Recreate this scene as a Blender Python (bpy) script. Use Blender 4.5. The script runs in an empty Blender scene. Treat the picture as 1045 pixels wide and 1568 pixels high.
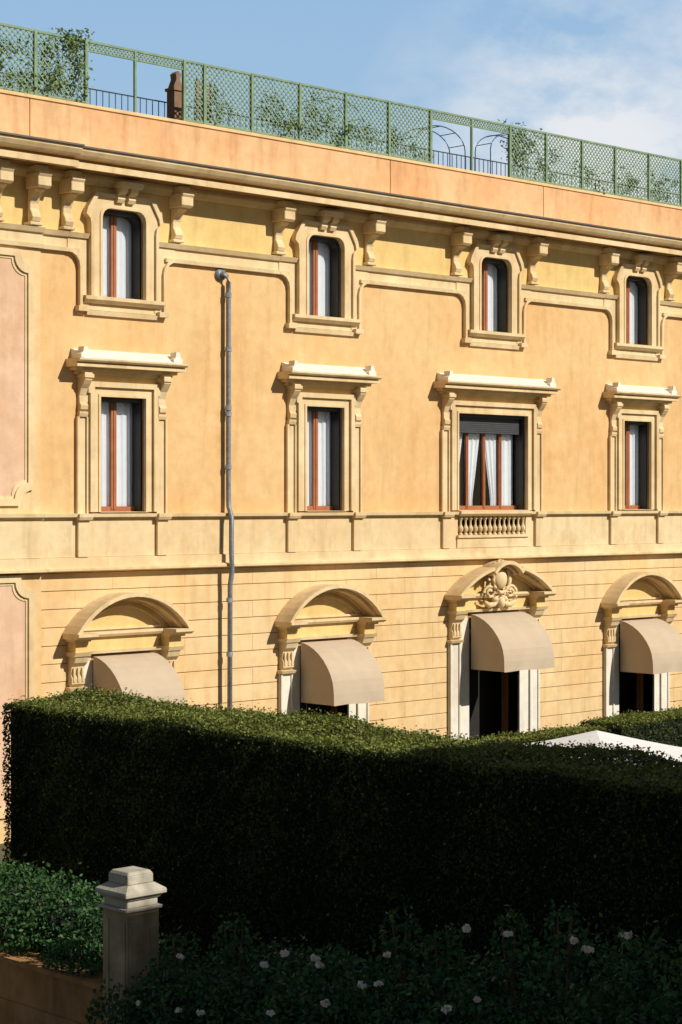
import bpy, math, random
import numpy as np
from mathutils import Vector
random.seed(4); rng=np.random.default_rng(7)
H=6.3
sc=bpy.context.scene
sc.view_settings.view_transform='Standard'; sc.view_settings.look='None'; sc.view_settings.exposure=0
# ---------------------------------------------------------------- materials
def newmat(name):
    m=bpy.data.materials.new(name); m.use_nodes=True
    nt=m.node_tree; nt.nodes.clear()
    o=nt.nodes.new('ShaderNodeOutputMaterial'); b=nt.nodes.new('ShaderNodeBsdfPrincipled')
    nt.links.new(b.outputs[0],o.inputs[0]); return m,nt,b
def setspec(b,v):
    if 'Specular IOR Level' in b.inputs: b.inputs['Specular IOR Level'].default_value=v
def noise(nt,vec,scale,detail=4,mscale=None,rough=.55):
    if mscale:
        mp=nt.nodes.new('ShaderNodeMapping'); mp.inputs['Scale'].default_value=mscale
        nt.links.new(vec,mp.inputs[0]); vec=mp.outputs[0]
    n=nt.nodes.new('ShaderNodeTexNoise'); n.inputs['Scale'].default_value=scale; n.inputs['Detail'].default_value=detail
    n.inputs['Roughness'].default_value=rough
    nt.links.new(vec,n.inputs['Vector']); return n.outputs[0]
def ramp(nt,fac,a,b,ca,cb):
    r=nt.nodes.new('ShaderNodeValToRGB'); e=r.color_ramp.elements
    e[0].position=a; e[1].position=b; e[0].color=(*ca,1); e[1].color=(*cb,1)
    nt.links.new(fac,r.inputs[0]); return r.outputs[0]
def mix(nt,mode,fac,a,b):
    m=nt.nodes.new('ShaderNodeMixRGB'); m.blend_type=mode
    for s,v in ((0,fac),(1,a),(2,b)):
        if isinstance(v,(int,float)): m.inputs[s].default_value=v
        elif isinstance(v,tuple): m.inputs[s].default_value=(*v,1)
        else: nt.links.new(v,m.inputs[s])
    return m.outputs[0]
def stucco(name,col,patch=None,var=.12,streak=.11,rough=.9,bump=.25):
    m,nt,b=newmat(name); tc=nt.nodes.new('ShaderNodeTexCoord').outputs['Object']
    n1=noise(nt,tc,.45,6,None,.62); n2=noise(nt,tc,4,6); n3=noise(nt,tc,1.6,5,(2.2,2.2,.3)); n4=noise(nt,tc,1.1,8,None,.7)
    pc=patch or tuple(c*.88 for c in col)
    c=ramp(nt,n1,.40,.60,col,pc)
    lo=1-var
    c=mix(nt,'MULTIPLY',1,c,ramp(nt,n2,.3,.7,(lo,lo,lo),(1.03,1.03,1.03)))
    s=1-streak
    c=mix(nt,'MULTIPLY',1,c,ramp(nt,n3,.3,.5,(s,s*.97,s*.93),(1,1,1)))
    c=mix(nt,'MIX',ramp(nt,n4,.52,.70,(0,0,0),(.5,.5,.5)),c,tuple(min(1,x*1.08+.06) for x in col))
    nt.links.new(c,b.inputs['Base Color']); b.inputs['Roughness'].default_value=rough; setspec(b,.15)
    bn=nt.nodes.new('ShaderNodeBump'); bn.inputs['Strength'].default_value=bump; bn.inputs['Distance'].default_value=.01
    nt.links.new(noise(nt,tc,28,6),bn.inputs['Height']); nt.links.new(bn.outputs[0],b.inputs['Normal'])
    return m
def plain(name,col,rough=.6,var=.15,scale=6,metal=0,spec=.4):
    m,nt,b=newmat(name); tc=nt.nodes.new('ShaderNodeTexCoord').outputs['Object']
    n=noise(nt,tc,scale,5)
    c=ramp(nt,n,.3,.7,tuple(x*(1-var) for x in col),tuple(min(1,x*(1+var*.6)) for x in col))
    nt.links.new(c,b.inputs['Base Color']); b.inputs['Roughness'].default_value=rough; b.inputs['Metallic'].default_value=metal
    setspec(b,spec); return m
def leafmat(name,dark,light,trans=.25,rough=.55):
    m,nt,b=newmat(name)
    at=nt.nodes.new('ShaderNodeAttribute'); at.attribute_name='var'
    c=ramp(nt,at.outputs['Fac'],0,1,dark,light)
    nt.links.new(c,b.inputs['Base Color']); b.inputs['Roughness'].default_value=rough; setspec(b,.2)
    t=nt.nodes.new('ShaderNodeBsdfTranslucent'); nt.links.new(c,t.inputs[0])
    mx=nt.nodes.new('ShaderNodeMixShader'); mx.inputs[0].default_value=trans
    o=[n for n in nt.nodes if n.type=='OUTPUT_MATERIAL'][0]
    nt.links.new(b.outputs[0],mx.inputs[1]); nt.links.new(t.outputs[0],mx.inputs[2]); nt.links.new(mx.outputs[0],o.inputs[0])
    return m
M={}
M['wall']=stucco('ochre_stucco',(.76,.50,.235),(.73,.435,.185))
M['low']=stucco('rusticated_stucco',(.77,.56,.30),(.74,.495,.235))
M['trim']=stucco('cream_trim',(.77,.60,.35),(.71,.515,.275),streak=.16)
M['frieze']=stucco('yellow_frieze',(.75,.54,.22),(.72,.49,.19))
M['para']=stucco('orange_parapet',(.72,.39,.185),(.74,.48,.26),streak=.2,var=.15)
M['pink']=stucco('pink_panel',(.73,.49,.33),(.70,.44,.27))
M['soffit_shade']=stucco('cornice_soffit_shade',(.30,.18,.08),(.25,.15,.065))  # dark brown painted in to deepen the shade under the cornice
M['groove']=plain('groove_brown',(.42,.24,.10),.95)  # even brown backing for the joints between courses
M['lead']=plain('hood_flashing',(.78,.71,.59),.7,.1)
M['gutter']=plain('gutter_edge',(.12,.10,.08),.6)
M['white']=stucco('white_stone',(.78,.73,.62),(.74,.67,.54))
M['wood']=plain('redbrown_joinery',(.38,.13,.05),.45)
M['frame']=plain('dark_frame',(.03,.028,.025),.5)
M['curtain']=plain('white_curtain',(.82,.85,.88),.9,.04)
M['dark']=plain('dark_interior',(.02,.018,.016),.9)
M['blind']=plain('grey_blind',(.06,.06,.065),.6)
M['zinc']=plain('zinc_pipe',(.24,.25,.27),.5,.3,14,.3)
M['green']=plain('green_painted_trellis',(.20,.29,.17),.7,.25)
M['iron']=plain('dark_iron',(.06,.065,.07),.5)
M['awn']=plain('taupe_canvas',(.52,.41,.29),1.0,.06,3,0,.0)
M['terra']=plain('terracotta',(.24,.14,.08),.85,.3)
M['bark']=plain('bark',(.16,.10,.06),.95,.4,12)
M['umb']=plain('offwhite_canvas',(.78,.75,.70),.9,.05)
M['pier']=stucco('weathered_travertine',(.54,.40,.23),(.36,.26,.15),var=.3,streak=.35,bump=.6)
M['cap']=stucco('pale_stone_cap',(.62,.57,.47),(.50,.45,.35),var=.3,streak=.3,bump=.6)
M['gwall']=stucco('garden_wall_plaster',(.50,.26,.10),(.36,.18,.07),var=.3,streak=.35,bump=.6)
M['gravel']=stucco('gravel_ground',(.13,.12,.075),(.10,.10,.06),var=.35,streak=0,bump=.8)
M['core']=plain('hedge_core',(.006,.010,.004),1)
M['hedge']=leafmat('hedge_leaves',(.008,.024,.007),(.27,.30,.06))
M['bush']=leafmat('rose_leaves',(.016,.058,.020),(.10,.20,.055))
M['climb']=leafmat('climber_leaves',(.08,.15,.04),(.26,.33,.12))
M['petal']=leafmat('rose_petals',(.74,.60,.50),(.84,.78,.70),.3)
gm,gnt,gb=newmat('window_glass'); go=[n for n in gnt.nodes if n.type=='OUTPUT_MATERIAL'][0]; gnt.nodes.remove(gb)
gt=gnt.nodes.new('ShaderNodeBsdfTransparent'); gg=gnt.nodes.new('ShaderNodeBsdfGlossy'); gg.inputs['Roughness'].default_value=.03
gx=gnt.nodes.new('ShaderNodeMixShader'); gf=gnt.nodes.new('ShaderNodeFresnel'); gf.inputs[0].default_value=1.5
gnt.links.new(gf.outputs[0],gx.inputs[0]); gnt.links.new(gt.outputs[0],gx.inputs[1]); gnt.links.new(gg.outputs[0],gx.inputs[2]); gnt.links.new(gx.outputs[0],go.inputs[0])
M['glass']=gm
# ---------------------------------------------------------------- mesh builder
class MB:
    def __init__(s): s.v=[]; s.f=[]
    def add(s,vs,fs):
        o=len(s.v); s.v+=[tuple(v) for v in vs]; s.f+=[tuple(i+o for i in f) for f in fs]
    def box(s,x0,x1,y0,y1,z0,z1):
        s.add([(x0,y0,z0),(x1,y0,z0),(x1,y1,z0),(x0,y1,z0),(x0,y0,z1),(x1,y0,z1),(x1,y1,z1),(x0,y1,z1)],
              [(0,3,2,1),(4,5,6,7),(0,1,5,4),(1,2,6,5),(2,3,7,6),(3,0,4,7)])
    def prism(s,poly,yb,yf):
        n=len(poly); vs=[(x,yf,z) for x,z in poly]+[(x,yb,z) for x,z in poly]
        s.add(vs,[tuple(range(n)),tuple(range(2*n-1,n-1,-1))]+[(i,i+n,(i+1)%n+n,(i+1)%n) for i in range(n)])
    def mould(s,x0,x1,prof,oy=0):
        n=len(prof); vs=[(x0,-p-oy,z) for p,z in prof]+[(x1,-p-oy,z) for p,z in prof]
        s.add(vs,[tuple(range(n)),tuple(range(2*n-1,n-1,-1))]+[(i,i+n,(i+1)%n+n,(i+1)%n) for i in range(n)])
    def ring(s,outer,inner,yb,yf,close=True):
        n=len(outer); vs=[(x,yf,z) for x,z in outer]+[(x,yf,z) for x,z in inner]+[(x,yb,z) for x,z in outer]+[(x,yb,z) for x,z in inner]
        fs=[]
        for i in range(n if close else n-1):
            j=(i+1)%n
            fs+=[(i,j,n+j,n+i),(i,2*n+i,2*n+j,j),(n+i,n+j,3*n+j,3*n+i)]
        if not close: fs+=[(0,n,3*n,2*n),(n-1,3*n-1,4*n-1,2*n-1)]
        s.add(vs,fs)
    def quad(s,a,b,c,d): s.add([a,b,c,d],[(0,1,2,3)])
    def lathe(s,cx,cy,prof,seg=12):
        vs=[];fs=[]
        for r,z in prof:
            for k in range(seg):
                a=2*math.pi*k/seg; vs.append((cx+r*math.cos(a),cy+r*math.sin(a),z))
        for i in range(len(prof)-1):
            for k in range(seg):
                k2=(k+1)%seg; fs.append((i*seg+k,i*seg+k2,(i+1)*seg+k2,(i+1)*seg+k))
        s.add(vs,fs)
    def tube(s,pts,r,seg=8):
        pts=[Vector(p) for p in pts]; n=len(pts); rs=r if isinstance(r,(list,tuple)) else [r]*n
        vs=[];fs=[]
        for i,p in enumerate(pts):
            t=(pts[min(i+1,n-1)]-pts[max(i-1,0)]).normalized()
            a=t.orthogonal().normalized() if abs(t.z)<.9 else Vector((1,0,0)); a=(a-t*a.dot(t)).normalized(); b=t.cross(a)
            for k in range(seg):
                an=2*math.pi*k/seg; vs.append(tuple(p+(a*math.cos(an)+b*math.sin(an))*rs[i]))
        for i in range(n-1):
            for k in range(seg):
                k2=(k+1)%seg; fs.append((i*seg+k,i*seg+k2,(i+1)*seg+k2,(i+1)*seg+k))
        fs+=[tuple(range(seg)),tuple(range((n-1)*seg,n*seg))]
        s.add(vs,fs)
    def make(s,name,mat,parent=None,bevel=0,smooth=False):
        me=bpy.data.meshes.new(name); me.from_pydata([(x,y,z+H) for x,y,z in s.v],[],s.f); me.materials.append(M[mat])
        ob=bpy.data.objects.new(name,me); sc.collection.objects.link(ob)
        if parent: ob.parent=parent
        if smooth:
            for p in me.polygons: p.use_smooth=True
        if bevel:
            b=ob.modifiers.new('bevel','BEVEL'); b.width=bevel; b.segments=1; b.limit_method='ANGLE'; b.angle_limit=math.radians(50)
        return ob
def empty(name):
    e=bpy.data.objects.new(name,None); sc.collection.objects.link(e); return e
def leaves(name,P,N,size,mat,parent=None,up=.6,var=None,asp=.6):
    n=len(P); P=np.asarray(P,float); N=np.asarray(N,float)
    R=rng.normal(size=(n,3)); R/=np.linalg.norm(R,axis=1)[:,None]
    D=N*up+R; D/=np.linalg.norm(D,axis=1)[:,None]+1e-9
    T=np.cross(D,rng.normal(size=(n,3))); T/=np.linalg.norm(T,axis=1)[:,None]+1e-9
    B=np.cross(D,T); s=(size*rng.uniform(.6,1.3,n))[:,None]
    V=np.stack([P-T*s*.5,P+B*s*.5*asp+D*s*.08,P+T*s*.5,P-B*s*.5*asp+D*s*.08],1).reshape(-1,3); V[:,2]+=H
    me=bpy.data.meshes.new(name); me.vertices.add(4*n); me.vertices.foreach_set('co',V.ravel())
    me.loops.add(4*n); me.loops.foreach_set('vertex_index',np.arange(4*n,dtype=np.int32))
    me.polygons.add(n); me.polygons.foreach_set('loop_start',np.arange(0,4*n,4,dtype=np.int32)); me.polygons.foreach_set('loop_total',np.full(n,4,dtype=np.int32))
    me.update(calc_edges=True)
    a=me.attributes.new('var','FLOAT','FACE'); vv=rng.uniform(0,1,n) if var is None else np.clip(var,0,1)
    a.data.foreach_set('value',vv.astype(np.float32))
    me.materials.append(M[mat]); ob=bpy.data.objects.new(name,me); sc.collection.objects.link(ob)
    if parent: ob.parent=parent
    return ob
# ---------------------------------------------------------------- building
B=empty('palazzo_building')
WX=[-7.15,0.0,5.4,10.84,16.2,21.65]
X0,X1=-9.5,24.0
wall=MB(); trim=MB(); frz=MB(); low=MB(); groove=MB(); wood=MB(); cur=MB(); dark=MB(); glass=MB(); lead=MB(); white=MB(); blind=MB(); frame=MB()
def gridwall(mb,x0,x1,z0,z1,holes,y=0,depth=.3,rev=True):
    xs=sorted({x0,x1}|{h[0] for h in holes}|{h[1] for h in holes}); zs=sorted({z0,z1}|{h[2] for h in holes}|{h[3] for h in holes})
    for a,b in zip(xs,xs[1:]):
        for c,d in zip(zs,zs[1:]):
            mx,mz=(a+b)/2,(c+d)/2
            if any(h[0]<mx<h[1] and h[2]<mz<h[3] for h in holes): continue
            mb.quad((a,y,c),(b,y,c),(b,y,d),(a,y,d))
    for h in holes:
        a,b,c,d=h[:4]; Y=y+(h[4] if len(h)>4 else depth)
        if c<5.12-.001 and d>=5.12-.001 and z1<6:
            mb.quad((a,y,c),(a,Y,c),(a,Y,d),(a,y,d)); mb.quad((b,y,c),(b,y,d),(b,Y,d),(b,Y,c)); mb.quad((a,y,c),(b,y,c),(b,Y,c),(a,Y,c)); continue
        mb.quad((a,y,c),(a,Y,c),(a,Y,d),(a,y,d)); mb.quad((b,y,c),(b,y,d),(b,Y,d),(b,Y,c))
        mb.quad((a,y,d),(a,Y,d),(b,Y,d),(b,y,d))
        if z1<6: mb.quad((a,y,c),(b,y,c),(b,Y,c),(a,Y,c))
holes=[]; fh=[]
mids=[]
for i,c in enumerate(WX):
    th=.53; fh.append((c-th,c+th,3.94,5.66))
    big=(i==3); cm=10.78 if big else c; hw=1.2 if big else .55
    mids.append((cm,hw,big)); holes.append((cm-hw,cm+hw,-.2,2.02))
holes.append((9.62,11.94,-.80,-.31,.16))
topz=5.12
gridwall(wall,X0,X1,-1.35,topz,holes+[(a,b,c,topz) for a,b,c,d in fh])
gridwall(frz,X0,X1,topz,6.7,[(a,b,topz,d) for a,b,c,d in fh])
def eb(x0,x1):
    trim.mould(x0,x1,[(0,4.82),(.025,4.82),(.025,5.02),(.08,5.03),(.13,5.12),(0,5.14)])
    trim.mould(x0,x1,[(0,4.745),(.09,4.745),(.10,4.82),(0,4.825)])
for a,b in zip(WX,WX[1:]):
    if a==-7.15: eb(a+1.05,-5.2); eb(-1.95,b-1.05)
    else: eb(a+1.05,b-1.05)
eb(X0,WX[0]-1.05); eb(WX[-1]+1.05,X1)
def arc(cx,cz,r,a0,a1,n,rz=None):
    rz=rz or r
    return [(cx+r*math.cos(math.radians(a0+(a1-a0)*k/n)),cz+rz*math.sin(math.radians(a0+(a1-a0)*k/n))) for k in range(n+1)]
def window_fill(cx,hw,z0,z1,y,kind):
    frame.box(cx-hw+.001,cx-hw+.04,.04,y+.06,z0,z1-.001); frame.box(cx+hw-.04,cx+hw-.001,.04,y+.06,z0,z1-.001)
    frame.box(cx-hw+.04,cx+hw-.04,.04,y+.055,z1-.08,z1-.001)
    if kind=='top':
        for sg in (-1,1):
            e=cx+sg*(hw-.04); frame.prism([(e,z1-.08),(e-sg*.18,z1-.08),(e-sg*.08,z1-.12),(e-sg*.02,z1-.19),(e,z1-.30)],y+.05,.052)
    rail=wood if kind!='top' else frame
    rail.box(cx-hw+.04,cx+hw-.04,y,y+.06,z0,z0+(.10 if kind!='top' else .04))
    h2=hw-.04
    n=2 if not kind=='big' else 4
    for k in range(1,n):
        x=cx-h2+2*h2*k/n; wt=.065 if n==2 else .04
        wood.box(x-wt,x+wt,y-.012,y+.05,z0+.04,z1-.08)
        wood.box(x-.012,x+.012,y-.025,y-.012,z0+.04,z1-.08)
    glass.quad((cx-hw,y+.03,z0),(cx+hw,y+.03,z0),(cx+hw,y+.03,z1),(cx-hw,y+.03,z1))
    dark.box(cx-hw-.4,cx+hw+.4,y+.5,y+.55,z0-.3,z1+.3)
    def cpanel(xa,xb,za,zb,fn=None,ph=0,amp=1):
        nx=28; nz=12; vs=[];fs=[]
        for j in range(nz+1):
            v=j/nz; z=za+(zb-za)*v; l,r=(xa,xb) if fn is None else fn(v,xa,xb)
            for i in range(nx+1):
                u=i/nx; vs.append((l+(r-l)*u,y+.08+amp*(.014*math.sin(u*17+ph)+.007*math.sin(u*37+ph*2+v)),z))
        for j in range(nz):
            for i in range(nx):
                a=j*(nx+1)+i; fs.append((a,a+1,a+nx+2,a+nx+1))
        cur.add(vs,fs)
    if kind=='big':
        w=2*h2/4
        def tieL(v,a,b): q=max(0,(v-.12)/.88)**.9; return a,a+(b-a)*(.42+.58*q)
        def tieR(v,a,b): q=max(0,(v-.12)/.88)**.9; return b-(b-a)*(.42+.58*q),b
        cpanel(cx-h2+.03,cx-h2+w,z0+.05,z1,tieL,1)
        cpanel(cx-h2+w+.04,cx+.01,z0+.05,z1,tieL,2)
        cpanel(cx,cx+w-.04,z0+.05,z1,tieR,3)
        cpanel(cx+w,cx+h2-.03,z0+.05,z1,None,4)
        blind.box(cx-h2,cx+h2,y-.10,y-.04,z1-.44,z1-.08)
        for k in range(7): blind.box(cx-h2,cx+h2,y-.112,y-.10,z1-.43+k*.045,z1-.40+k*.045)
    else:
        am=random.uniform(.25,.5) if kind=='top' else random.uniform(.6,1.1)
        g_=random.uniform(.015,.04)
        cpanel(cx-hw+.03,cx-g_,z0+.03,z1,None,cx,am); cpanel(cx+g_,cx+hw-.03,z0+.03,z1,None,cx+2,am)
for c in WX:
    th=.53
    op=[(c-th,3.94)]+[(c-th,5.46)]+arc(c-th+.2,5.46,.2,180,90,4)[1:]+arc(c+th-.2,5.46,.2,90,0,4)+[(c+th,3.94)]
    ou=[(c-.82,3.94),(c-.82,5.30),(c-.84,5.42),(c-.93,5.50),(c-.9,5.62),(c-.70,5.93),(c+.70,5.93),(c+.9,5.62),(c+.93,5.50),(c+.84,5.42),(c+.82,5.30),(c+.82,3.94)]
    trim.ring(ou,op,.02,-.10,close=False)
    inn=[(c+(x-c)*.92,z if z<5 else z-.06) for x,z in ou]
    trim.ring([(c+(x-c)*1.002,z+.002 if z>5 else z) for x,z in ou],inn,-.09,-.15,close=False)
    op2=[(c+(x-c)*1.10,z+(.05 if z>5 else 0)) for x,z in op]
    trim.ring(op2,[(c+(x-c)*.999,z) for x,z in op],-.09,-.118,close=False)
    for sgn in (-1,1):
        x=c+sgn*th; pts=[(x,5.67)]+[(c+sgn*(th-.2)+sgn*.2*math.cos(math.radians(a)),5.46+.2*math.sin(math.radians(a))) for a in (0,22,45,68,90)]+[(c+sgn*(th-.2),5.67)]
        trim.prism(pts,.038,.003)
    for s in (-1,1):
        pts=[(c+s*.80,3.72),(c+s*1.04,3.72),(c+s*1.04,4.40)]
        pts+=[(c+s*(1.30-.26*math.cos(math.radians(t))),4.48+.27*math.sin(math.radians(t))) for t in (0,20,40,60,80)]
        pts+=[(c+s*1.30,4.78),(c+s*1.30,5.02),(c+s*.80,5.02)]
        trim.prism(pts,0,-.043)
        rim=[(c+s*.985,3.74),(c+s*1.045,3.74),(c+s*1.045,4.40)]+[(c+s*(1.30-.255*math.cos(math.radians(t))),4.48+.27*math.sin(math.radians(t))) for t in (0,25,50,75)]+[(c+s*1.3,4.745),(c+s*1.3,4.82)]
        rim+=[(c+s*(1.30-.315*math.cos(math.radians(t))),4.5+.315*math.sin(math.radians(t))) for t in (75,50,25,0)]
        trim.prism(rim,-.03,-.10)
        trim.mould(*sorted((c+s*.84,c+s*1.31)),[(0,5.02),(.085,5.03),(.135,5.12),(0,5.145)])
        trim.box(*sorted((c+s*.86,c+s*1.10)),-.13,0,3.64,3.74)
    trim.mould(c-.96,c+.96,[(0,3.80),(.10,3.81),(.17,3.87),(.17,3.94),(-.2,3.945)])
    trim.mould(c-.86,c+.86,[(0,3.58),(.06,3.58),(.08,3.66),(0,3.68)])
    trim.mould(c-.90,c+.90,[(0,3.68),(.03,3.68),(.03,3.80),(0,3.80)])
    for s in (-.13,.13):
        trim.mould(c+s-.085,c+s+.085,[(0,5.78),(.16,5.78),(.2,5.85),(.17,5.91),(.28,5.98),(.30,6.06),(0,6.06)])
    trim.mould(c-.27,c+.27,[(0,6.06),(.36,6.06),(.38,6.16),(0,6.16)])
    window_fill(c,th,3.945,5.66,.24,'top')
def U(cx,a,b,z0,zi,zo,yb,yf,ear=0):
    outer=[(cx-b,z0),(cx-b,zi-.12),(cx-b-ear,zi-.12),(cx-b-ear,zo),(cx+b+ear,zo),(cx+b+ear,zi-.12),(cx+b,zi-.12),(cx+b,z0)]
    inner=[(cx-a,z0),(cx-a,zi-.12),(cx-a,zi-.05),(cx-a,zi),(cx+a,zi),(cx+a,zi-.05),(cx+a,zi-.12),(cx+a,z0)]
    if not ear:
        outer=[outer[0],(cx-b,zo),(cx+b,zo),outer[-1]]; inner=[inner[0],(cx-a,zi),(cx+a,zi),inner[-1]]
    trim.ring(outer,inner,yb,yf,close=False)
for c,hw,big in mids:
    a=hw; b=hw+.27
    U(c,a,b,-.2,2.02,2.30,.02,-.07,ear=.05)
    U(c,a+.17,b+.003,-.2,2.20,2.303,-.06,-.13,ear=.05)
    U(c,a-.001,a+.05,-.2,2.02,2.07,-.06,-.09)
    frz.box(c-b-.05,c+b+.05,-.045,0,2.30,2.43)
    hx=b+.50
    trim.mould(c-hx+.18,c+hx-.18,[(0,2.43),(.09,2.43),(.13,2.50),(0,2.50)])
    trim.mould(c-hx+.08,c+hx-.08,[(0,2.50),(.20,2.50),(.22,2.56),(0,2.56)])
    trim.mould(c-hx,c+hx,[(0,2.56),(.38,2.56),(.38,2.62),(.35,2.625),(.35,2.64),(.43,2.65),(.46,2.68),(.46,2.71),(0,2.712)])
    lead.mould(c-hx+.12,c+hx-.12,[(0,2.71),(.44,2.713),(.36,2.74),(.08,2.90),(0,2.92)])
    for s in (-1,1):
        xx=c+s*(hx-.20)
        lead.prism([(xx-.10,2.714),(xx+.10,2.714),(xx+.11,2.80),(xx+.06,2.84),(xx+.045,2.94),(xx-.045,2.94),(xx-.06,2.84),(xx-.11,2.80)],-.20,-.38)
        x=c+s*(b+.14)
        trim.mould(x-.085,x+.085,[(0,1.74),(.06,1.72),(.11,1.76),(.12,1.84),(.08,1.90),(.07,2.02),(.12,2.16),(.19,2.24),(.25,2.32),(.26,2.42),(.24,2.50),(0,2.50)])
        trim.box(x-.11,x+.11,-.28,0,2.36,2.43)
        trim.mould(x-.10,x+.10,[(0,1.62),(.08,1.62),(.10,1.68),(.10,1.72),(0,1.72)])
        trim.box(x-.13,x+.13,-.04,0,-.24,1.62)
        trim.box(x-.135,x-.085,-.08,-.03,-.24,1.62); trim.box(x+.085,x+.135,-.08,-.03,-.24,1.62)
        trim.box(x-.13,x+.13,-.10,0,-1.06,-.345)
        trim.mould(x-.16,x+.16,[(0,-.36),(.16,-.355),(.19,-.30),(.19,-.235),(0,-.235)])
    trim.mould(c-a-.02,c+a+.02,[(-.2,-.21),(.12,-.21),(.12,-.20),(-.2,-.195)])
    window_fill(c,hw,-.195,2.02,.24,'big' if big else 'n')
trim.mould(X0,X1,[(0,-.345),(.05,-.345),(.05,-.31),(.13,-.295),(.14,-.235),(0,-.225)])
for a,b in ((X0,9.6),(11.96,X1)): trim.box(a,b,-.03,0,-1.06,-.346)
trim.mould(9.55,12.01,[(0,-.33),(.14,-.33),(.19,-.28),(.19,-.215),(0,-.21)])
trim.mould(9.55,12.01,[(-.14,-.83),(.10,-.83),(.10,-.77),(-.14,-.77)])
trim.box(9.55,12.01,-.06,0,-1.06,-.83)
n=14
for k in range(n):
    x=9.70+(11.86-9.70)*k/(n-1)
    trim.lathe(x,-.02,[(.055,-.77),(.055,-.74),(.03,-.72),(.06,-.66),(.065,-.61),(.03,-.53),(.024,-.47),(.035,-.42),(.055,-.40),(.055,-.33)],10)
trim.mould(X0,X1,[(0,-1.06),(.085,-1.075),(.085,-1.235),(.15,-1.245),(.20,-1.27),(.20,-1.315),(.03,-1.345),(0,-1.35)])
doors=[]
for i,c in enumerate(WX):
    big=i==3; doors.append((c,.88 if big else .72,.38 if big else 0,big))
gh=[(c-w,c+w,-H,-3.05+dz,.5) for c,w,dz,b_ in doors]
gridwall(groove,X0,X1,-H,-1.35,gh,.020)
ch=.345; z=-1.36; row=0
while z>-H:
    zt=z; zb=max(z-ch+.014,-H)
    cuts=[]
    for c,w,dz,_ in doors:
        if zb<-3.05+dz: cuts.append((c-w,c+w))
    xs=[X0]
    for a,b in cuts: xs+=[a,b]
    xs.append(X1)
    for a,b in zip(xs[::2],xs[1::2]):
        js=[a]; q=X0+(row%2)*.9+.3
        while q<b:
            if q>a+.25 and q<b-.25: js.append(q)
            q+=1.8
        js.append(b)
        for a2,b2 in zip(js,js[1:]):
            low.mould(a2+(.003 if a2!=a else 0),b2-(.003 if b2!=b else 0),[(-.019,zt),(0-.006,zt),(0,zt-.006),(0,zb+.006),(-.006,zb),(-.019,zb)],random.uniform(0,.002))
    z-=ch; row+=1
def segarc(cx,hw,zb,rise,off=0,n=18,a_lo=None,a_hi=None):
    r=(hw*hw+rise*rise)/(2*rise); cz=zb+rise-r; A=math.asin(min(1,hw/r)); r2=r-off
    lo=-A if a_lo is None else a_lo*A; hi=A if a_hi is None else a_hi*A
    return [(cx+r2*math.sin(lo+(hi-lo)*k/n),cz+r2*math.cos(lo+(hi-lo)*k/n)) for k in range(n+1)]
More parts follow.
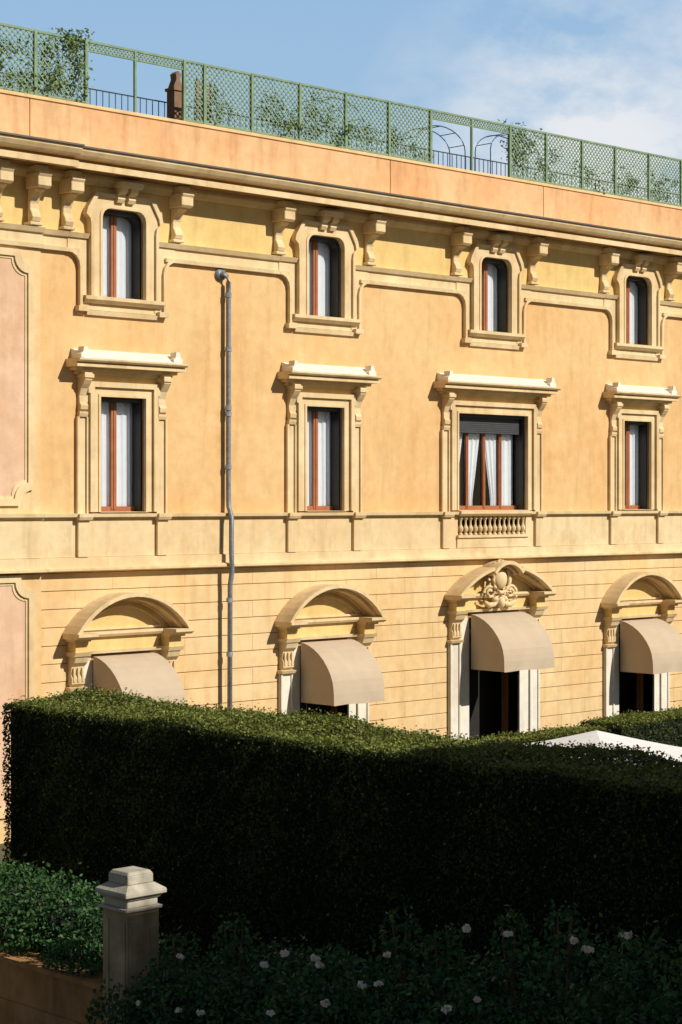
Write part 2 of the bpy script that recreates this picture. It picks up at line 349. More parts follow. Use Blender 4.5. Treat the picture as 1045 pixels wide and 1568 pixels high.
for c,w,dz,big in doors:
    hx=1.40 if not big else 1.66; zb=-2.50+dz; rise=.74 if not big else .66
    spans=[(None,None)] if not big else [(-1,-.27),(.27,1)]
    for lo,hi in spans:
        o1=segarc(c,hx,zb,rise,0,18,lo,hi); i1=segarc(c,hx,zb,rise,.075,18,lo,hi)
        trim.ring(o1,i1,0,-.50,close=False)
        o2=segarc(c,hx,zb,rise,.073,18,lo,hi); i2=segarc(c,hx,zb,rise,.14,18,lo,hi)
        trim.ring(o2,i2,0,-.34,close=False)
        i3=segarc(c,hx,zb,rise,.18,18,lo,hi); trim.ring(list(i2),i3,0,-.10,close=False)
    ty=segarc(c,hx-.17,zb,rise-.17,0,16)
    frz.prism(ty,0,-.025)
    if not big:
        ti=segarc(c,hx-.48,zb+.07,rise-.36,0,16); to=segarc(c,hx-.42,zb+.03,rise-.29,0,16)
        trim.ring(to,ti,-.02,-.07,close=True)
    for s in (-1,1):
        xe=c+s*hx; xi=c+s*(hx-.46)
        trim.mould(*sorted((xe,xi)),[(0,zb),(.54,zb),(.54,zb-.06),(.45,zb-.11),(0,zb-.11)])
        trim.mould(*sorted((xe-s*.06,xi+s*.02)),[(0,zb-.11),(.34,zb-.11),(.32,zb-.16),(0,zb-.16)])
        frz.box(*sorted((xe-s*.12,xi+s*.04)),-.27,0,zb-.36,zb-.16)
        trim.mould(*sorted((xe-s*.08,xi+s*.0)),[(0,zb-.44),(.29,zb-.44),(.33,zb-.36),(0,zb-.36)])
        x=c+s*(hx-.28)
        trim.mould(x-.15,x+.15,[(0,zb-1.0),(.07,zb-1.02),(.14,zb-.97),(.14,zb-.86),(.10,zb-.78),(.13,zb-.64),(.22,zb-.56),(.27,zb-.44),(0,zb-.44)])
        for q in (-.1,0,.1): trim.box(x+q-.02,x+q+.02,-.155,-.05,zb-.93,zb-.66)
        trim.mould(x-.2,x+.2,[(0,zb-1.10),(.14,zb-1.10),(.17,zb-1.04),(0,zb-1.02)])
        white.box(x-.17,x+.17,-.07,0,-H+.3,zb-1.10)
        white.box(x-.17,x-.12,-.10,-.06,-H+.3,zb-1.12); white.box(x+.12,x+.17,-.10,-.06,-H+.3,zb-1.12)
        white.box(x-.2,x+.2,-.11,0,-H,-H+.3)
        xi2=c+s*w; white.box(*sorted((xi2,x-s*.172)),-.05,.3,-H,-3.05+dz)
    trim.mould(c-hx+.46,c+hx-.46,[(0,zb),(.15,zb),(.15,zb-.05),(.11,zb-.10),(0,zb-.10)])
    frz.box(c-hx+.5,c+hx-.5,-.03,0,zb-.36,zb-.10)
    trim.mould(c-hx+.46,c+hx-.46,[(0,zb-.42),(.10,zb-.42),(.12,zb-.36),(0,zb-.36)])
    dark.box(c-w-.5,c+w+.5,.9,.95,-H,-2.4)
    wood.box(c-w,c-w+.08,.3,.38,-H,-3.05+dz); wood.box(c+w-.08,c+w,.3,.38,-H,-3.05+dz); wood.box(c-w,c+w,.3,.38,-3.45+dz,-3.35+dz)
    frame.box(c-w+.08,c-w+.14,.34,.4,-H,-3.45+dz)
car=MB(); cx=10.84; cz=-1.80
def ellip(mb,c,r,n=14,m=8):
    vs=[];fs=[]
    for j in range(m+1):
        ph=math.pi*j/m
        for i in range(n):
            a=2*math.pi*i/n; vs.append((c[0]+r[0]*math.sin(ph)*math.cos(a),c[1]-r[1]*math.cos(ph),c[2]+r[2]*math.sin(ph)*math.sin(a)))
    for j in range(m):
        for i in range(n):
            i2=(i+1)%n; fs.append((j*n+i,j*n+i2,(j+1)*n+i2,(j+1)*n+i))
    mb.add(vs,fs)
ellip(car,(cx,-.2,cz),(.22,.14,.24))
car.tube([(cx+.29*math.cos(t),-.26,cz+.31*math.sin(t)) for t in np.linspace(0,2*math.pi,25)],.045)
car.tube([(cx+.37*math.cos(t)*(1+.12*math.sin(9*t)),-.2,cz+.39*math.sin(t)*(1+.12*math.sin(9*t))) for t in np.linspace(0,2*math.pi,70)],.035)
for k in range(9):
    t=math.radians(20+140*k/8); car.tube([(cx+.30*math.cos(t),-.22,cz+.30*math.sin(t)),(cx+.48*math.cos(t),-.3,cz+.44*math.sin(t))],[.02,.05],6)
for s in (-1,1):
    car.tube([(cx+s*(.36+.20*math.cos(t)*(1-t/12)),-.22,cz-.30+.16*math.sin(t)*(1-t/12)) for t in np.linspace(0,9,36)],.035)
    car.tube([(cx+s*x,-.2,z_) for x,z_ in ((.05,-2.28),(.2,-2.38),(.36,-2.40),(.52,-2.32),(.6,-2.2))],[.05,.06,.07,.05,.03])
    ellip(car,(cx+s*.16,-.2,-2.26),(.1,.08,.07),8,5)
ellip(car,(cx,-.24,-2.34),(.1,.1,.14),10,6)
car.make('cartouche','trim',B,smooth=True)
arch=MB(); o1=segarc(cx,.52,-1.62,.25,0,12); i1=segarc(cx,.52,-1.62,.25,.08,12)
arch.ring(o1,i1,0,-.53,close=False); arch.ring(list(i1),segarc(cx,.52,-1.62,.25,.15,12),0,-.38,close=False); arch.make('crown_arch','trim',B)
# --- left bay
bay=MB(); bay.box(-5.2,-1.95,-.08,.0,-.225,4.745); bay.box(-5.2,-1.95,-.10,0,-H,-1.36); bay.make('bay_wall','low',B)
bf=MB(); bf.box(-5.2,-1.95,-.06,0,4.745,4.80); bf.box(-5.2,-1.95,-.115,0,-1.06,-.346); bf.mould(-5.23,-1.92,[(0,-.355),(.13,-.355),(.15,-.31),(.21,-.295),(.22,-.232),(0,-.222)])
bf.mould(-5.23,-1.92,[(0,-1.055),(.17,-1.072),(.17,-1.24),(.23,-1.25),(.28,-1.275),(.28,-1.318),(0,-1.353)])
bf.mould(-5.23,-1.92,[(0,4.74),(.15,4.74),(.16,4.82),(.11,4.82),(.11,5.02),(.16,5.035),(.21,5.125),(0,5.15)])
bf.make('bay_mouldings','trim',B)
def notch(x0,x1,z0,z1,r,n=6):
    p=[]
    for (cx_,cz_,a0,a1) in ((x0,z0,90,0),(x1,z0,180,90),(x1,z1,270,180),(x0,z1,360,270)):
        p+=arc(cx_,cz_,r,a0,a1,n)
    return p
pk=MB(); pf=MB()
for z0,z1,y in ((.05,4.55,-.08),(-5.7,-1.50,-.10)):
    pf.ring(notch(-4.72,-2.14,z0-.13,z1+.13,.30),notch(-4.60,-2.26,z0,z1,.30),y+.001,y-.06)
    pf.ring(notch(-4.60,-2.26,z0,z1,.30),notch(-4.55,-2.31,z0+.05,z1-.05,.30),y+.001,y-.025)
    pk.prism(notch(-4.56,-2.30,z0+.04,z1-.04,.30),y+.001,y-.008)
pk.make('pink_panels','pink',B); pf.make('panel_frames','trim',B)
# --- cornice, brackets, parapet
cor=MB(); sof=MB(); gut=MB()
prof=[(0,6.26),(.58,6.265),(.60,6.235),(.645,6.235),(.645,6.35),(.50,6.352),(.50,6.43),(.67,6.435),(.71,6.475),(.76,6.55),(.76,6.60),(.1,6.74),(0,6.74)]
cor.mould(X0,X1,prof)
sh=[(p+.10 if p>0 else 0,z_+(.002 if z_>6.3 else -.002)) for p,z_ in prof]
cor.mould(-5.6,-1.55,sh)
cor.mould(X0,X1,[(0,6.06),(.05,6.06),(.10,6.12),(.14,6.18),(.14,6.255),(0,6.255)])
cor.make('cornice','trim',B)
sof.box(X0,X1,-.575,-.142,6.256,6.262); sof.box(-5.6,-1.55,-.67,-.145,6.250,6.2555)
sof.mould(X0,X1,[(.48,6.354),(.51,6.354),(.51,6.428),(.48,6.428)]); sof.mould(-5.6,-1.55,[(.58,6.358),(.61,6.358),(.61,6.428),(.58,6.428)])  # dark strips painting shade into the recess between the cornice bands
sof.make('cornice_soffit_shade','soffit_shade',B)
gut.mould(X0,X1,[(.70,6.595),(.80,6.602),(.80,6.635),(.70,6.635)]); gut.mould(-5.62,-1.53,[(.80,6.598),(.905,6.605),(.905,6.638),(.80,6.638)]); gut.make('gutter_edge','gutter',B)
br=MB()
bx=[]
for c in WX: bx+=[(c-1.33,0),(c+1.33,0)]
bx+=[(-2.14,.08),(-2.98,.08),(-3.84,.08),(-4.7,.08)]
for x,o in bx:
    br.mould(x-.10,x+.10,[(0,5.22),(.06,5.20),(.13,5.22),(.16,5.30),(.13,5.38),(.08,5.46),(.08,5.56),(.12,5.66),(.20,5.74),(.30,5.79),(.32,5.82),(0,5.82)],o)
    br.mould(x-.15,x+.15,[(0,5.82),(.38,5.82),(.42,5.86),(.42,6.02),(.45,6.06),(.45,6.10),(0,6.10)],o)
    br.box(x-.12,x+.12,-.36-o,0,6.10,6.248)
    br.box(x-.14,x+.14,-.15-o,0,5.147,5.21)
br.make('brackets','trim',B,bevel=.012)
par=MB()
cuts=[X0,-2.15,7.42,12.62,X1]
for a,b in zip(cuts,cuts[1:]): par.box(a+.012,b-.012,-.02,.30,6.72,7.55)
par.box(X0,X1,.0,.28,6.7,7.54); par.make('parapet','para',B)
cop=MB(); cop.box(X0,X1,-.05,.33,7.55,7.61); cop.make('coping','low',B)
roof=MB(); roof.box(X0,X1,.31,12,6.9,7.0); roof.make('roof_terrace','terra',B)
body=MB(); body.box(X0,X1,11.9,12,-H,7.0); body.box(X0-.05,X0,0,12,-H,7.5); body.box(X1,X1+.05,0,12,-H,7.5); body.make('rear_walls','wall',B)
for mb,nm,mt in ((wall,'facade_wall','wall'),(trim,'window_surrounds_and_mouldings','trim'),(frz,'frieze','frieze'),(low,'rusticated_courses','low'),(groove,'course_joints','groove'),
    (wood,'window_frames','wood'),(frame,'outer_frames','frame'),(cur,'curtains','curtain'),(dark,'interiors','dark'),(glass,'window_panes','glass'),(lead,'hood_flashings','lead'),(white,'door_pilasters','white'),(blind,'roller_blind','blind')):
    mb.make(nm,mt,B)
# --- drainpipe
dp=MB(); x=2.64
dp.tube([(x-.13,.05,4.62),(x-.11,-.09,4.63),(x-.04,-.12,4.58),(x,-.12,4.45),(x,-.12,4.2),(x,-.12,.1),(x,-.13,-.1),(x-.02,-.24,-.32),(x-.03,-.25,-1.0),(x-.03,-.27,-1.4),(x-.04,-.22,-1.7),(x-.04,-.20,-H)],.052,12)
for z_ in (4.2,3.1,1.9,1.78,.7,-2.0,-3.1,-4.3,-5.4):
    yy=-.12 if z_>-.1 else -.205; xx=x if z_>-.1 else x-.04
    dp.tube([(xx,yy,z_-.045),(xx,yy,z_+.045)],.066,12)
dp.tube([(x-.13,.01,4.62),(x-.13,-.05,4.62)],.13,16)
dp.tube([(x-.13,-.04,-.36),(x-.13,-.04,-.95)],.025,8)
dp.make('drainpipe','zinc',smooth=True)
# --- awnings
for c,w,dz,big in doors:
    hw=.73 if not big else .86; zt=-2.97+dz; P=1.02
    pr=[(0,zt),(.10,zt-.01),(.24,zt-.05),(.40,zt-.12),(.56,zt-.22),(.70,zt-.34),(.82,zt-.48),(.91,zt-.62),(.97,zt-.76),(1.0,zt-.90),(1.015,zt-1.03),(1.02,zt-1.26)]
    aw=MB(); n=len(pr)
    nx=16; vs=[]; fs=[]
    for i in range(nx+1):
        u=i/nx
        for k,(p,z_) in enumerate(pr):
            sag=.012*math.sin(u*math.pi*3+c)*(k/n); vs.append((c-hw+2*hw*u,-.1-p-sag,z_+(.010*math.sin(u*9+c) if k==n-1 else 0)))
    for i in range(nx):
        for k in range(n-1): a=i*n+k; fs.append((a,a+1,a+n+1,a+n))
    aw.add(vs,fs)
    for s in (-1,1): aw.add([(c+s*hw,-.1-p,z_) for p,z_ in pr]+[(c+s*hw,-.1,zt-1.26)],[tuple(range(n+1))])
    o=aw.make('awning','awn')
    so=o.modifiers.new('s','SOLIDIFY'); so.thickness=.012
# ---------------------------------------------------------------- trellis fence on roof
F=MB(); fx=[-8.6,-7.25,-5.9,-4.55,-3.2,-1.92,-.74,.45,1.69,2.22,3.5,4.85,6.2,7.53,8.87,10.25,11.58,12.9,14.26,15.56,16.93,18.3,19.6,20.95,22.3]
zb,zt=7.63,8.86; fy=.14
openp={(-.74,.45),(.45,1.69),(8.87,10.25),(10.25,11.58)}
def lattice(x0,x1,z0,z1,sp=.125,w=.026):
    for sgn in (1,-1):
        L=(x1-x0)+(z1-z0); k=sp/2
        while k<L:
            if sgn==1:
                c0=x0-z1+k
                a=max(x0,c0+z0); b=min(x1,c0+z1); A=(a,a-c0); Bp=(b,b-c0)
            else:
                c0=x0+z0+k; a=max(x0,c0-z1); b=min(x1,c0-z0); A=(a,c0-a); Bp=(b,c0-b)
            if b-a>.02:
                y=fy+(.006 if sgn==1 else -.006); q=w*.707
                if sgn==1: F.prism([(A[0]-q/2,A[1]+q/2),(A[0]+q/2,A[1]-q/2),(Bp[0]+q/2,Bp[1]-q/2),(Bp[0]-q/2,Bp[1]+q/2)],y+.004,y-.004)
                else: F.prism([(A[0]-q/2,A[1]-q/2),(A[0]+q/2,A[1]+q/2),(Bp[0]+q/2,Bp[1]+q/2),(Bp[0]-q/2,Bp[1]-q/2)],y+.004,y-.004)
            k+=sp
for a,b in zip(fx,fx[1:]):
    op=(a,b) in openp
    r=.024 if (op and a not in(-.74,8.87)) else .034
    F.box(a-r,a+r,fy-r,fy+r,zb-.02,zt+.02)
    F.box(a,b,fy-.022,fy+.022,zt-.02,zt+.025)
    if op:
        F.box(a,b,fy-.018,fy+.018,zt-.19,zt-.16); lattice(a,b,zt-.16,zt-.02,.09)
    else:
        F.box(a+r,b-r,fy-.02,fy+.02,zb+.03,zb+.07); lattice(a+r,b-r,zb+.07,zt-.02)
F.make('trellis_fence','green')
R=MB()
for z_ in (7.25,8.34): R.tube([(-9,1.6,z_),(23.5,1.6,z_)],.014,6)
x=-9
while x<23.5:
    R.box(x-.007,x+.007,1.593,1.607,7.0,8.34); x+=.16
R.make('roof_railing','iron')
for c,y,w,top in ((7.0,1.3,.9,9.05),(10.55,1.4,.85,8.9),(13.1,1.3,.9,9.05)):
    h=MB()
    for dy in (0,.5):
        h.tube([(c+w*math.cos(t),y+dy,top-.5+.5*math.sin(t)) for t in np.linspace(0,math.pi,15)]+[(c-w,y+dy,7.0)],.013,6)
        h.tube([(c+w,y+dy,7.0),(c+w,y+dy,top-.5)],.013,6)
    for t in np.linspace(0.3,math.pi-.3,5): h.tube([(c+w*math.cos(t),y,top-.5+.5*math.sin(t)),(c+w*math.cos(t),y+.5,top-.5+.5*math.sin(t))],.010,6)
    h.make('pergola_arch','iron')
chm=MB(); chm.box(2.22,2.45,1.1,1.35,7.0,8.5); chm.box(2.19,2.48,1.07,1.38,8.5,8.56); chm.prism([(2.22,8.56),(2.45,8.56),(2.40,8.75),(2.43,8.86),(2.36,8.92),(2.28,8.86),(2.30,8.75)],1.32,1.13)
chm.make('chimney','terra')
sl=MB()
for k in range(12): sl.box(2.75,3.1,1.0,1.03,7.35+k*.12,7.43+k*.12)
sl.box(2.72,2.75,.98,1.05,7.0,8.8); sl.box(3.1,3.13,.98,1.05,7.0,8.8); sl.make('slatted_screen','terra')
def cluster(cs):
    P=[];
    for (x,y,z_,rx,ry,rz,n) in cs:
        k=max(5,n//22); ctr=rng.normal(size=(k,3))*np.array([rx,ry,rz])*.48+np.array([x,y,z_])
        idx=rng.integers(0,k,n); P.append(ctr[idx]+rng.normal(size=(n,3))*np.array([.09,.07,.09]))
    return np.concatenate(P)
cl=[(-3.0,.25,8.3,.8,.25,.8,900),(-2.3,.25,8.0,.6,.25,.7,500),(-1.35,.25,8.35,.6,.25,.7,900),(-1.1,.2,8.8,.35,.2,.3,260),(-1.6,.3,7.85,.6,.25,.4,300),(-.85,.15,8.4,.15,.15,.6,160),
 (2.6,.3,8.2,.35,.2,.5,150),(2.8,.3,7.9,.4,.2,.3,80),(4.2,.3,8.2,.4,.2,.5,300),(4.6,.3,7.9,.6,.25,.4,300),(5.4,.3,8.3,.35,.2,.5,330),(6.0,.3,7.9,.5,.25,.4,260),(6.8,.3,8.1,.5,.2,.4,200),
 (8.0,.3,7.95,.5,.25,.35,180),(8.6,.3,7.8,.4,.2,.3,120),(12.0,.3,8.3,.5,.25,.6,520),(12.3,.3,8.75,.35,.25,.2,160),(12.9,.3,7.95,.5,.25,.5,220),(14.8,.3,8.0,.5,.25,.4,160),(16.2,.3,8.1,.5,.25,.5,260),(17.5,.3,8.1,.6,.25,.5,260),(19.2,.3,8.1,.8,.25,.6,300)]
for i,g in enumerate((cl[:6],cl[6:13],cl[13:15],cl[15:])):
    P=cluster(g); P=P[(P[:,2]>7.2)&(P[:,2]<(9.05 if i in(0,3) else 8.84))]; P=P[~((P[:,2]>7.6)&(P[:,0]>-.7)&(P[:,0]<1.6))]
    e=empty('climbing_plant'); leaves('leaves',P,np.tile([0,-.5,.6],(len(P),1)),.085,'climb',e)
    st=MB()
    for c in g:
        for k in range(3):
            bx_=c[0]+random.uniform(-.2,.2); st.tube([(bx_,.35,7.0),(bx_+random.uniform(-.15,.15),.3,7.6),(c[0]+random.uniform(-.3,.3),.28,min(8.8,c[2]+random.uniform(0,.4)))],[.012,.009,.004],5)
    st.make('stems','bark',e)
# ---------------------------------------------------------------- garden
g=MB(); g.box(-400,400,-400,400,-H-.2,-H); g.make('ground','gravel')
def lump(p,seed=0):
    return .5*np.sin(p[:,0]*2.1+p[:,1]*1.3+seed)+.3*np.sin(p[:,1]*3.7+p[:,2]*2.9+seed*2)+.3*np.sin(p[:,2]*5.1+p[:,0]*4.3)+.2*np.sin(p[:,1]*9.+p[:,2]*8)
def hedge(name,x0,x1,y0,y1,z1,dens,size=.06,z0=-H,rough=.05,rc=.10):
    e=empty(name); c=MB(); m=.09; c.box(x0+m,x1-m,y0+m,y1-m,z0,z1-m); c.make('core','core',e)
    Ps=[];Ns=[]
    def samp(n,f,N): Ps.append(f(rng.uniform(size=n),rng.uniform(size=n))); Ns.append(np.tile(N,(n,1)))
    S=np.stack
    samp(int((x1-x0)*(y1-y0)*dens*1.7),lambda u,v:S([x0+(x1-x0)*u,y0+(y1-y0)*v,np.full_like(u,z1)],1),(0,0,1.))
    samp(int((z1-z0)*(y1-y0)*dens),lambda u,v:S([np.full_like(u,x0),y0+(y1-y0)*v,z0+(z1-z0)*u],1),(-1.,0,0))
    samp(int((z1-z0)*(y1-y0)*dens*.3),lambda u,v:S([np.full_like(u,x1),y0+(y1-y0)*v,z0+(z1-z0)*u],1),(1.,0,0))
    samp(int((z1-z0)*(x1-x0)*dens),lambda u,v:S([x0+(x1-x0)*v,np.full_like(u,y0),z0+(z1-z0)*u],1),(0,-1.,0))
    samp(int((z1-z0)*(x1-x0)*dens*.7),lambda u,v:S([x0+(x1-x0)*v,np.full_like(u,y1),z0+(z1-z0)*u],1),(0,1.,0))
    P=np.concatenate(Ps);N=np.concatenate(Ns); l=lump(P); top=N[:,2]>.5
    for (ax,lo,hi) in ((0,x0,x1),(1,y0,y1)):
        d=np.minimum(np.abs(P[:,ax]-lo),np.abs(P[:,ax]-hi)); q=np.clip(1-d/rc,0,1); P[top,2]-=(rc*.6*q**2)[top]
    P=P+N*(l*rough*.5-.03+rng.exponential(.02,len(P)))[:,None]
    P[top,2]+=(.03*np.sin(P[:,1]*1.1)+.02*np.sin(P[:,1]*2.7+P[:,0]*3))[top]
    shoot=top&(rng.uniform(size=len(P))<.03); P[shoot,2]+=rng.uniform(.02,.10,shoot.sum())
    v=.12+.13*lump(P*2.3,1.)+rng.normal(0,.14,len(P))+np.where(top,.48+rng.normal(0,.2,len(P)),0)  # top leaves coloured lighter as if sunlit, sides dark as in shade
    v=np.where((~top)&(rng.uniform(size=len(P))<.012),.9,v)  # a few bright side leaves painted in as small highlights
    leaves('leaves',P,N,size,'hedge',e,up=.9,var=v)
    return e
hedge('hedge',-6.18,-4.24,-24,-5.1,-3.1,2000,size=.048,rough=.12)
hedge('hedge',10.3,23,-4.2,-3.0,-4.82,900,size=.06)
hedge('hedge',5.6,10.2,-4.0,-3.0,-4.93,900,size=.06)
u=MB(); ux,uy,uz,hh=2.7,-9.6,-3.86,1.75
n=8
for k in range(4):
    d=[(-1,-1),(1,-1),(1,1),(-1,1)]; a=d[k]; b=d[(k+1)%4]
    rows=6; vs=[(ux,uy,uz)]; fs=[]
    for j in range(1,rows+1):
        t=j/rows
        for i in range(n+1):
            q=i/n; X=(a[0]+(b[0]-a[0])*q)*hh*t; Y=(a[1]+(b[1]-a[1])*q)*hh*t
            vs.append((ux+X,uy+Y,uz-.44*t-.03*math.sin(t*math.pi)+.05*math.sin(q*math.pi)*t))
    for i in range(n): fs.append((0,1+i,2+i))
    for j in range(rows-1):
        for i in range(n): p=1+j*(n+1)+i; fs.append((p,p+n+1,p+n+2,p+1))
    i0=1+(rows-1)*(n+1); m0=len(vs)
    for i in range(n+1): v=vs[i0+i]; vs.append((v[0],v[1],v[2]-.16))
    for i in range(n): fs.append((i0+i,m0+i,m0+i+1,i0+i+1))
    u.add(vs,fs)
ue=empty('patio_umbrella'); u.make('canopy','umb',ue)
up=MB(); up.tube([(ux,uy,-H),(ux,uy,uz-.01)],.035,10); up.box(ux-.3,ux+.3,uy-.3,uy+.3,-H,-H+.1)
for sx in(-1,1):
    for sy in(-1,1): up.tube([(ux,uy,uz-.1),(ux+sx*hh*.97,uy+sy*hh*.97,uz-.5)],.012,6)
up.make('pole','bark',ue)
pe=empty('stone_gate_pier'); p=MB(); px,py=-9.76,-12.95
def sq(mb,r,z0,z1,r2=None):
    r2=r2 or r; mb.add([(px-r,py-r,z0),(px+r,py-r,z0),(px+r,py+r,z0),(px-r,py+r,z0),(px-r2,py-r2,z1),(px+r2,py-r2,z1),(px+r2,py+r2,z1),(px-r2,py+r2,z1)],[(3,2,1,0),(4,5,6,7),(0,1,5,4),(1,2,6,5),(2,3,7,6),(3,0,4,7)])
sq(p,.225,-H,-4.56)
for a_ in (-.20,.10):
    p.box(px-.238,px-.224,py+a_,py+a_+.10,-H,-4.66); p.box(px+a_,px+a_+.10,py-.238,py-.224,-H,-4.66)
p.make('shaft','pier',pe,bevel=.006)
q=MB(); sq(q,.255,-4.56,-4.52); sq(q,.215,-4.52,-4.43); sq(q,.235,-4.43,-4.39,.27); sq(q,.29,-4.39,-4.34); sq(q,.29,-4.34,-4.27,.19); sq(q,.18,-4.27,-4.17); sq(q,.18,-4.17,-4.13,.15)
q.make('cap','cap',pe,bevel=.008)
w=MB(); w.box(-9.95,-9.6,-12.7,-8.2,-H,-5.50); w.box(-10.0,-9.55,-12.7,-8.2,-5.50,-5.44); w.box(-9.98,-9.95,-12.7,-8.2,-H,-5.95); w.make('garden_wall','gwall')
w=MB(); w.box(-16,-6.4,-4.9,-4.6,-H,-5.0); w.box(-16,-6.4,-4.95,-4.55,-5.0,-4.94); w.make('garden_wall','wall')
def bush(name,blobs,n,size,mat,up=.7,bark=True):
    e=empty(name); Ps=[];Ns=[];V=[]
    wt=lambda b:(b[3]*b[4]*b[5])**.667
    tot=sum(wt(b) for b in blobs)
    for b in blobs:
        (x,y,z_,rx,ry,rz)=b
        k=int(n*wt(b)/tot)
        d=rng.normal(size=(k,3)); d/=np.linalg.norm(d,axis=1)[:,None]
        r=1-np.abs(rng.normal(0,.16,k))+.12*lump(d*3+x+y)+rng.exponential(.05,k)
        Pp=d*r[:,None]*np.array([rx,ry,rz])+np.array([x,y,z_]); Pp[:,2]=np.maximum(Pp[:,2],-H+.05)
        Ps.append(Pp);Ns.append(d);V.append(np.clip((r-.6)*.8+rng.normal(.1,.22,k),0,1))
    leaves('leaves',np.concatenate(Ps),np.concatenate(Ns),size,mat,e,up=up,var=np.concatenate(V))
    c=MB()
    for (x,y,z_,rx,ry,rz) in blobs:
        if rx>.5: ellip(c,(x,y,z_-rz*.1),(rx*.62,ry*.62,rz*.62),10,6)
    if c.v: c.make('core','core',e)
    if bark:
        s=MB()
        for (x,y,z_,rx,ry,rz) in blobs:
            for k in range(3): s.tube([(x+random.uniform(-.1,.1),y+random.uniform(-.1,.1),-H),(x+random.uniform(-.2,.2)*rx,y+random.uniform(-.2,.2)*ry,(z_-H)/2),(x+random.uniform(-.5,.5)*rx,y+random.uniform(-.5,.5)*ry,z_+rz*.6)],[.03,.02,.008],6)
        s.make('stems','bark',e)
    return e
bl=[]
for Y in np.arange(-14.2,-24,-.75):
    zt_=-4.95+(-14-Y)*.19+random.uniform(-.18,.18); hh_=(zt_+H)
    bl.append((-9.75+random.uniform(-.15,.15),Y,-H+hh_*.55,.75,.75,hh_*.45))
    bl.append((-10.1+random.uniform(-.1,.1),Y+.3,-H+hh_*.4,.6,.6,hh_*.42))
    if random.random()<.6: bl.append((-9.7+random.uniform(-.2,.2),Y+.2,zt_+.02,.2,.2,.30))
bl.append((-10.35,-13.55,-5.65,.35,.45,.42)); bl.append((-9.7,-13.7,-5.6,.5,.4,.65))
RB=bush('rose_bush',bl,75000,.068,'bush')
roses=[(-14.87,-4.67),(-14.9,-5.19),(-16.24,-4.48),(-16.3,-4.94),(-16.6,-4.37),(-16.85,-4.36),(-17.07,-4.35),(-17.0,-4.71),(-17.54,-4.49),(-17.8,-4.42),(-17.85,-4.1),(-18.87,-3.79),(-19.05,-4.31),(-18.75,-4.5),(-19.3,-3.71),(-20.1,-3.67),(-20.25,-3.67),(-20.6,-3.48),(-15.26,-5.15),(-14.2,-5.22)]
Pp=[];Nn=[]
for Y,z_ in roses:
    sz=random.uniform(.6,1.3)
    cc=np.array([-10.66+random.uniform(-.05,.08),Y+random.uniform(-.08,.08),z_+random.uniform(-.05,.05)])
    for k in range(22):
        d=rng.normal(size=3); d/=np.linalg.norm(d); d[2]=abs(d[2])*.7; Pp.append(cc+d*.042*sz*rng.uniform(.3,1.1)); Nn.append(d)
leaves('rose_blooms',np.array(Pp),np.array(Nn),.05,'petal',RB,up=2.2,asp=.9)
bush('shrub',[(-9.2,-10.9,-5.25,.55,.8,.65),(-9.1,-9.8,-5.2,.55,.8,.6),(-9.2,-11.9,-5.3,.5,.6,.5),(-9.7,-10.4,-5.15,.4,.7,.32),(-9.1,-8.9,-5.2,.55,.7,.55),(-9.75,-11.9,-5.3,.3,.5,.22)],18000,.06,'bush')
cb=bush('climbing_shrub',[(-7.3,-5.1,-4.35,.55,.45,.55),(-8.1,-5.1,-4.5,.6,.45,.45),(-6.8,-4.9,-4.0,.4,.4,.5),(-9.1,-5.2,-4.6,.6,.4,.4)],7000,.06,'climb',bark=False)
s=MB()
for k in range(9):
    x=-7.9+k*.2; s.tube([(x+random.uniform(-.1,.1),-5.1,-H),(x+random.uniform(-.25,.25),-5.25,-5.8),(x+random.uniform(-.3,.3),-5.15,-5.2),(x+random.uniform(-.3,.3),-5.1,-4.6)],[.05,.04,.03,.02],7)
s.make('woody_stems','bark',cb)
NV=empty('unseen_shade_building'); nb=MB(); NX0,NX1,NY0,NY1=-12.5,7,-34,-25  # out-of-view building added to cast shade over the garden and hedge
hs=[]
for fz in (-5.2,-1.6,1.6):
    x=NX0+1.2
    while x<NX1-1.5: hs.append((x,x+1.1,fz,fz+2)); x+=3
gridwall(nb,NX0,NX1,-H,4.2,hs,NY1,-.25)
nb.box(NX0,NX1,NY0,NY1-.3,-H,4.2); nb.make('unseen_shade_walls','wall',NV)
nc=MB(); nc.box(NX0-.3,NX1+.3,NY0-.3,NY1+.3,4.2,4.45); nc.box(-3.4,NX1+.3,NY0-.3,NY1+.3,4.452,5.45); nc.make('cornice','trim',NV)  # stepped top shaped to set the shadow edge on hedge and pier
nd=MB()
for a,b,c,d in hs: nd.box(a,b,NY1-.27,NY1-.2,c,d)
nd.make('unseen_shade_windows','blind',NV)
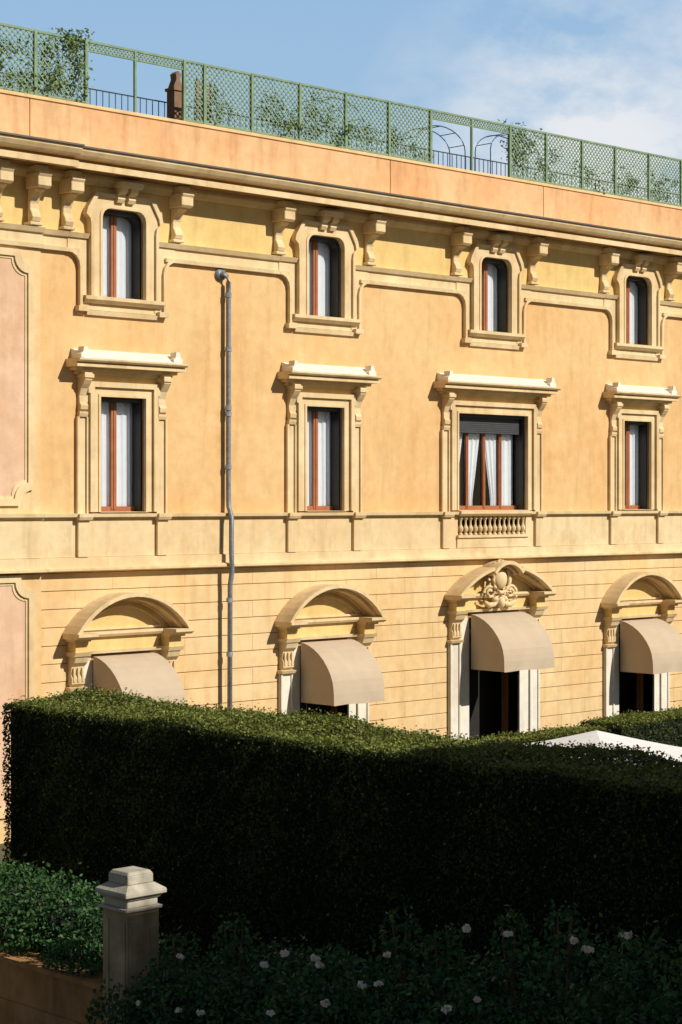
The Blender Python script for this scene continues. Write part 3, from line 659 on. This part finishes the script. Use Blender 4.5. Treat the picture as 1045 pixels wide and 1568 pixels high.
# ---------------------------------------------------------------- light, sky, camera
hA,eA=math.radians(21),math.radians(36)
S=Vector((math.sin(hA)*math.cos(eA),-math.cos(hA)*math.cos(eA),math.sin(eA)))
L=bpy.data.lights.new('sun','SUN'); L.energy=5.0; L.angle=math.radians(.5); L.color=(1,.95,.86)
lo=bpy.data.objects.new('sun',L); sc.collection.objects.link(lo); lo.rotation_euler=S.to_track_quat('Z','Y').to_euler()
W=bpy.data.worlds.new('World'); sc.world=W; W.use_nodes=True; nt=W.node_tree; nt.nodes.clear()
out=nt.nodes.new('ShaderNodeOutputWorld'); bg=nt.nodes.new('ShaderNodeBackground'); sky=nt.nodes.new('ShaderNodeTexSky')
sky.sky_type='NISHITA'; sky.sun_disc=False; sky.sun_elevation=eA; sky.sun_rotation=math.pi-hA; sky.air_density=1.0; sky.dust_density=.3; sky.ozone_density=1.2
tc=nt.nodes.new('ShaderNodeTexCoord').outputs['Generated']
def distto(v):
    cd=nt.nodes.new('ShaderNodeVectorMath'); cd.operation='DISTANCE'; nt.links.new(tc,cd.inputs[0]); cd.inputs[1].default_value=Vector(v).normalized(); return cd.outputs['Value']
sep=nt.nodes.new('ShaderNodeSeparateXYZ'); nt.links.new(tc,sep.inputs[0])
hazecol=mix(nt,'MIX',ramp(nt,sep.outputs[2],.10,.27,(0,0,0),(1,1,1)),(8.6,12.0,15.4),(6.2,10.2,15.2))
hz=ramp(nt,distto((.70,.70,.12)),.45,1.1,(.95,.95,.95),(0,0,0))
base=mix(nt,'MIX',hz,sky.outputs[0],hazecol)
n1=noise(nt,tc,8,9,(1,1,1.8),.6); n2=noise(nt,tc,2.5,6,(1,1,3.5),.6)
fall=ramp(nt,distto((.785,.63,.165)),.03,.13,(1,1,1),(0,0,0))
mask=mix(nt,'MULTIPLY',1,ramp(nt,n1,.40,.56,(0,0,0),(1,1,1)),fall)
fall2=ramp(nt,distto((.85,.52,.2)),.05,.26,(.35,.35,.35),(0,0,0))
mask2=mix(nt,'MULTIPLY',1,ramp(nt,n2,.42,.7,(0,0,0),(1,1,1)),fall2)
col=mix(nt,'MIX',mask2,base,(13.5,15,16.8)); col=mix(nt,'MIX',mask,col,(16,16.6,17.4))
nt.links.new(col,bg.inputs[0]); bg.inputs[1].default_value=.05; nt.links.new(bg.outputs[0],out.inputs[0])
cam=bpy.data.cameras.new('camera'); co=bpy.data.objects.new('camera',cam); sc.collection.objects.link(co); sc.camera=co
cam.sensor_fit='HORIZONTAL'; cam.sensor_width=24; cam.lens=24*3000/1045; cam.shift_y=-16/1045; cam.clip_end=2000
co.location=(-23.28,-30.46,H); co.rotation_euler=(math.pi/2,0,math.radians(46.2-90))
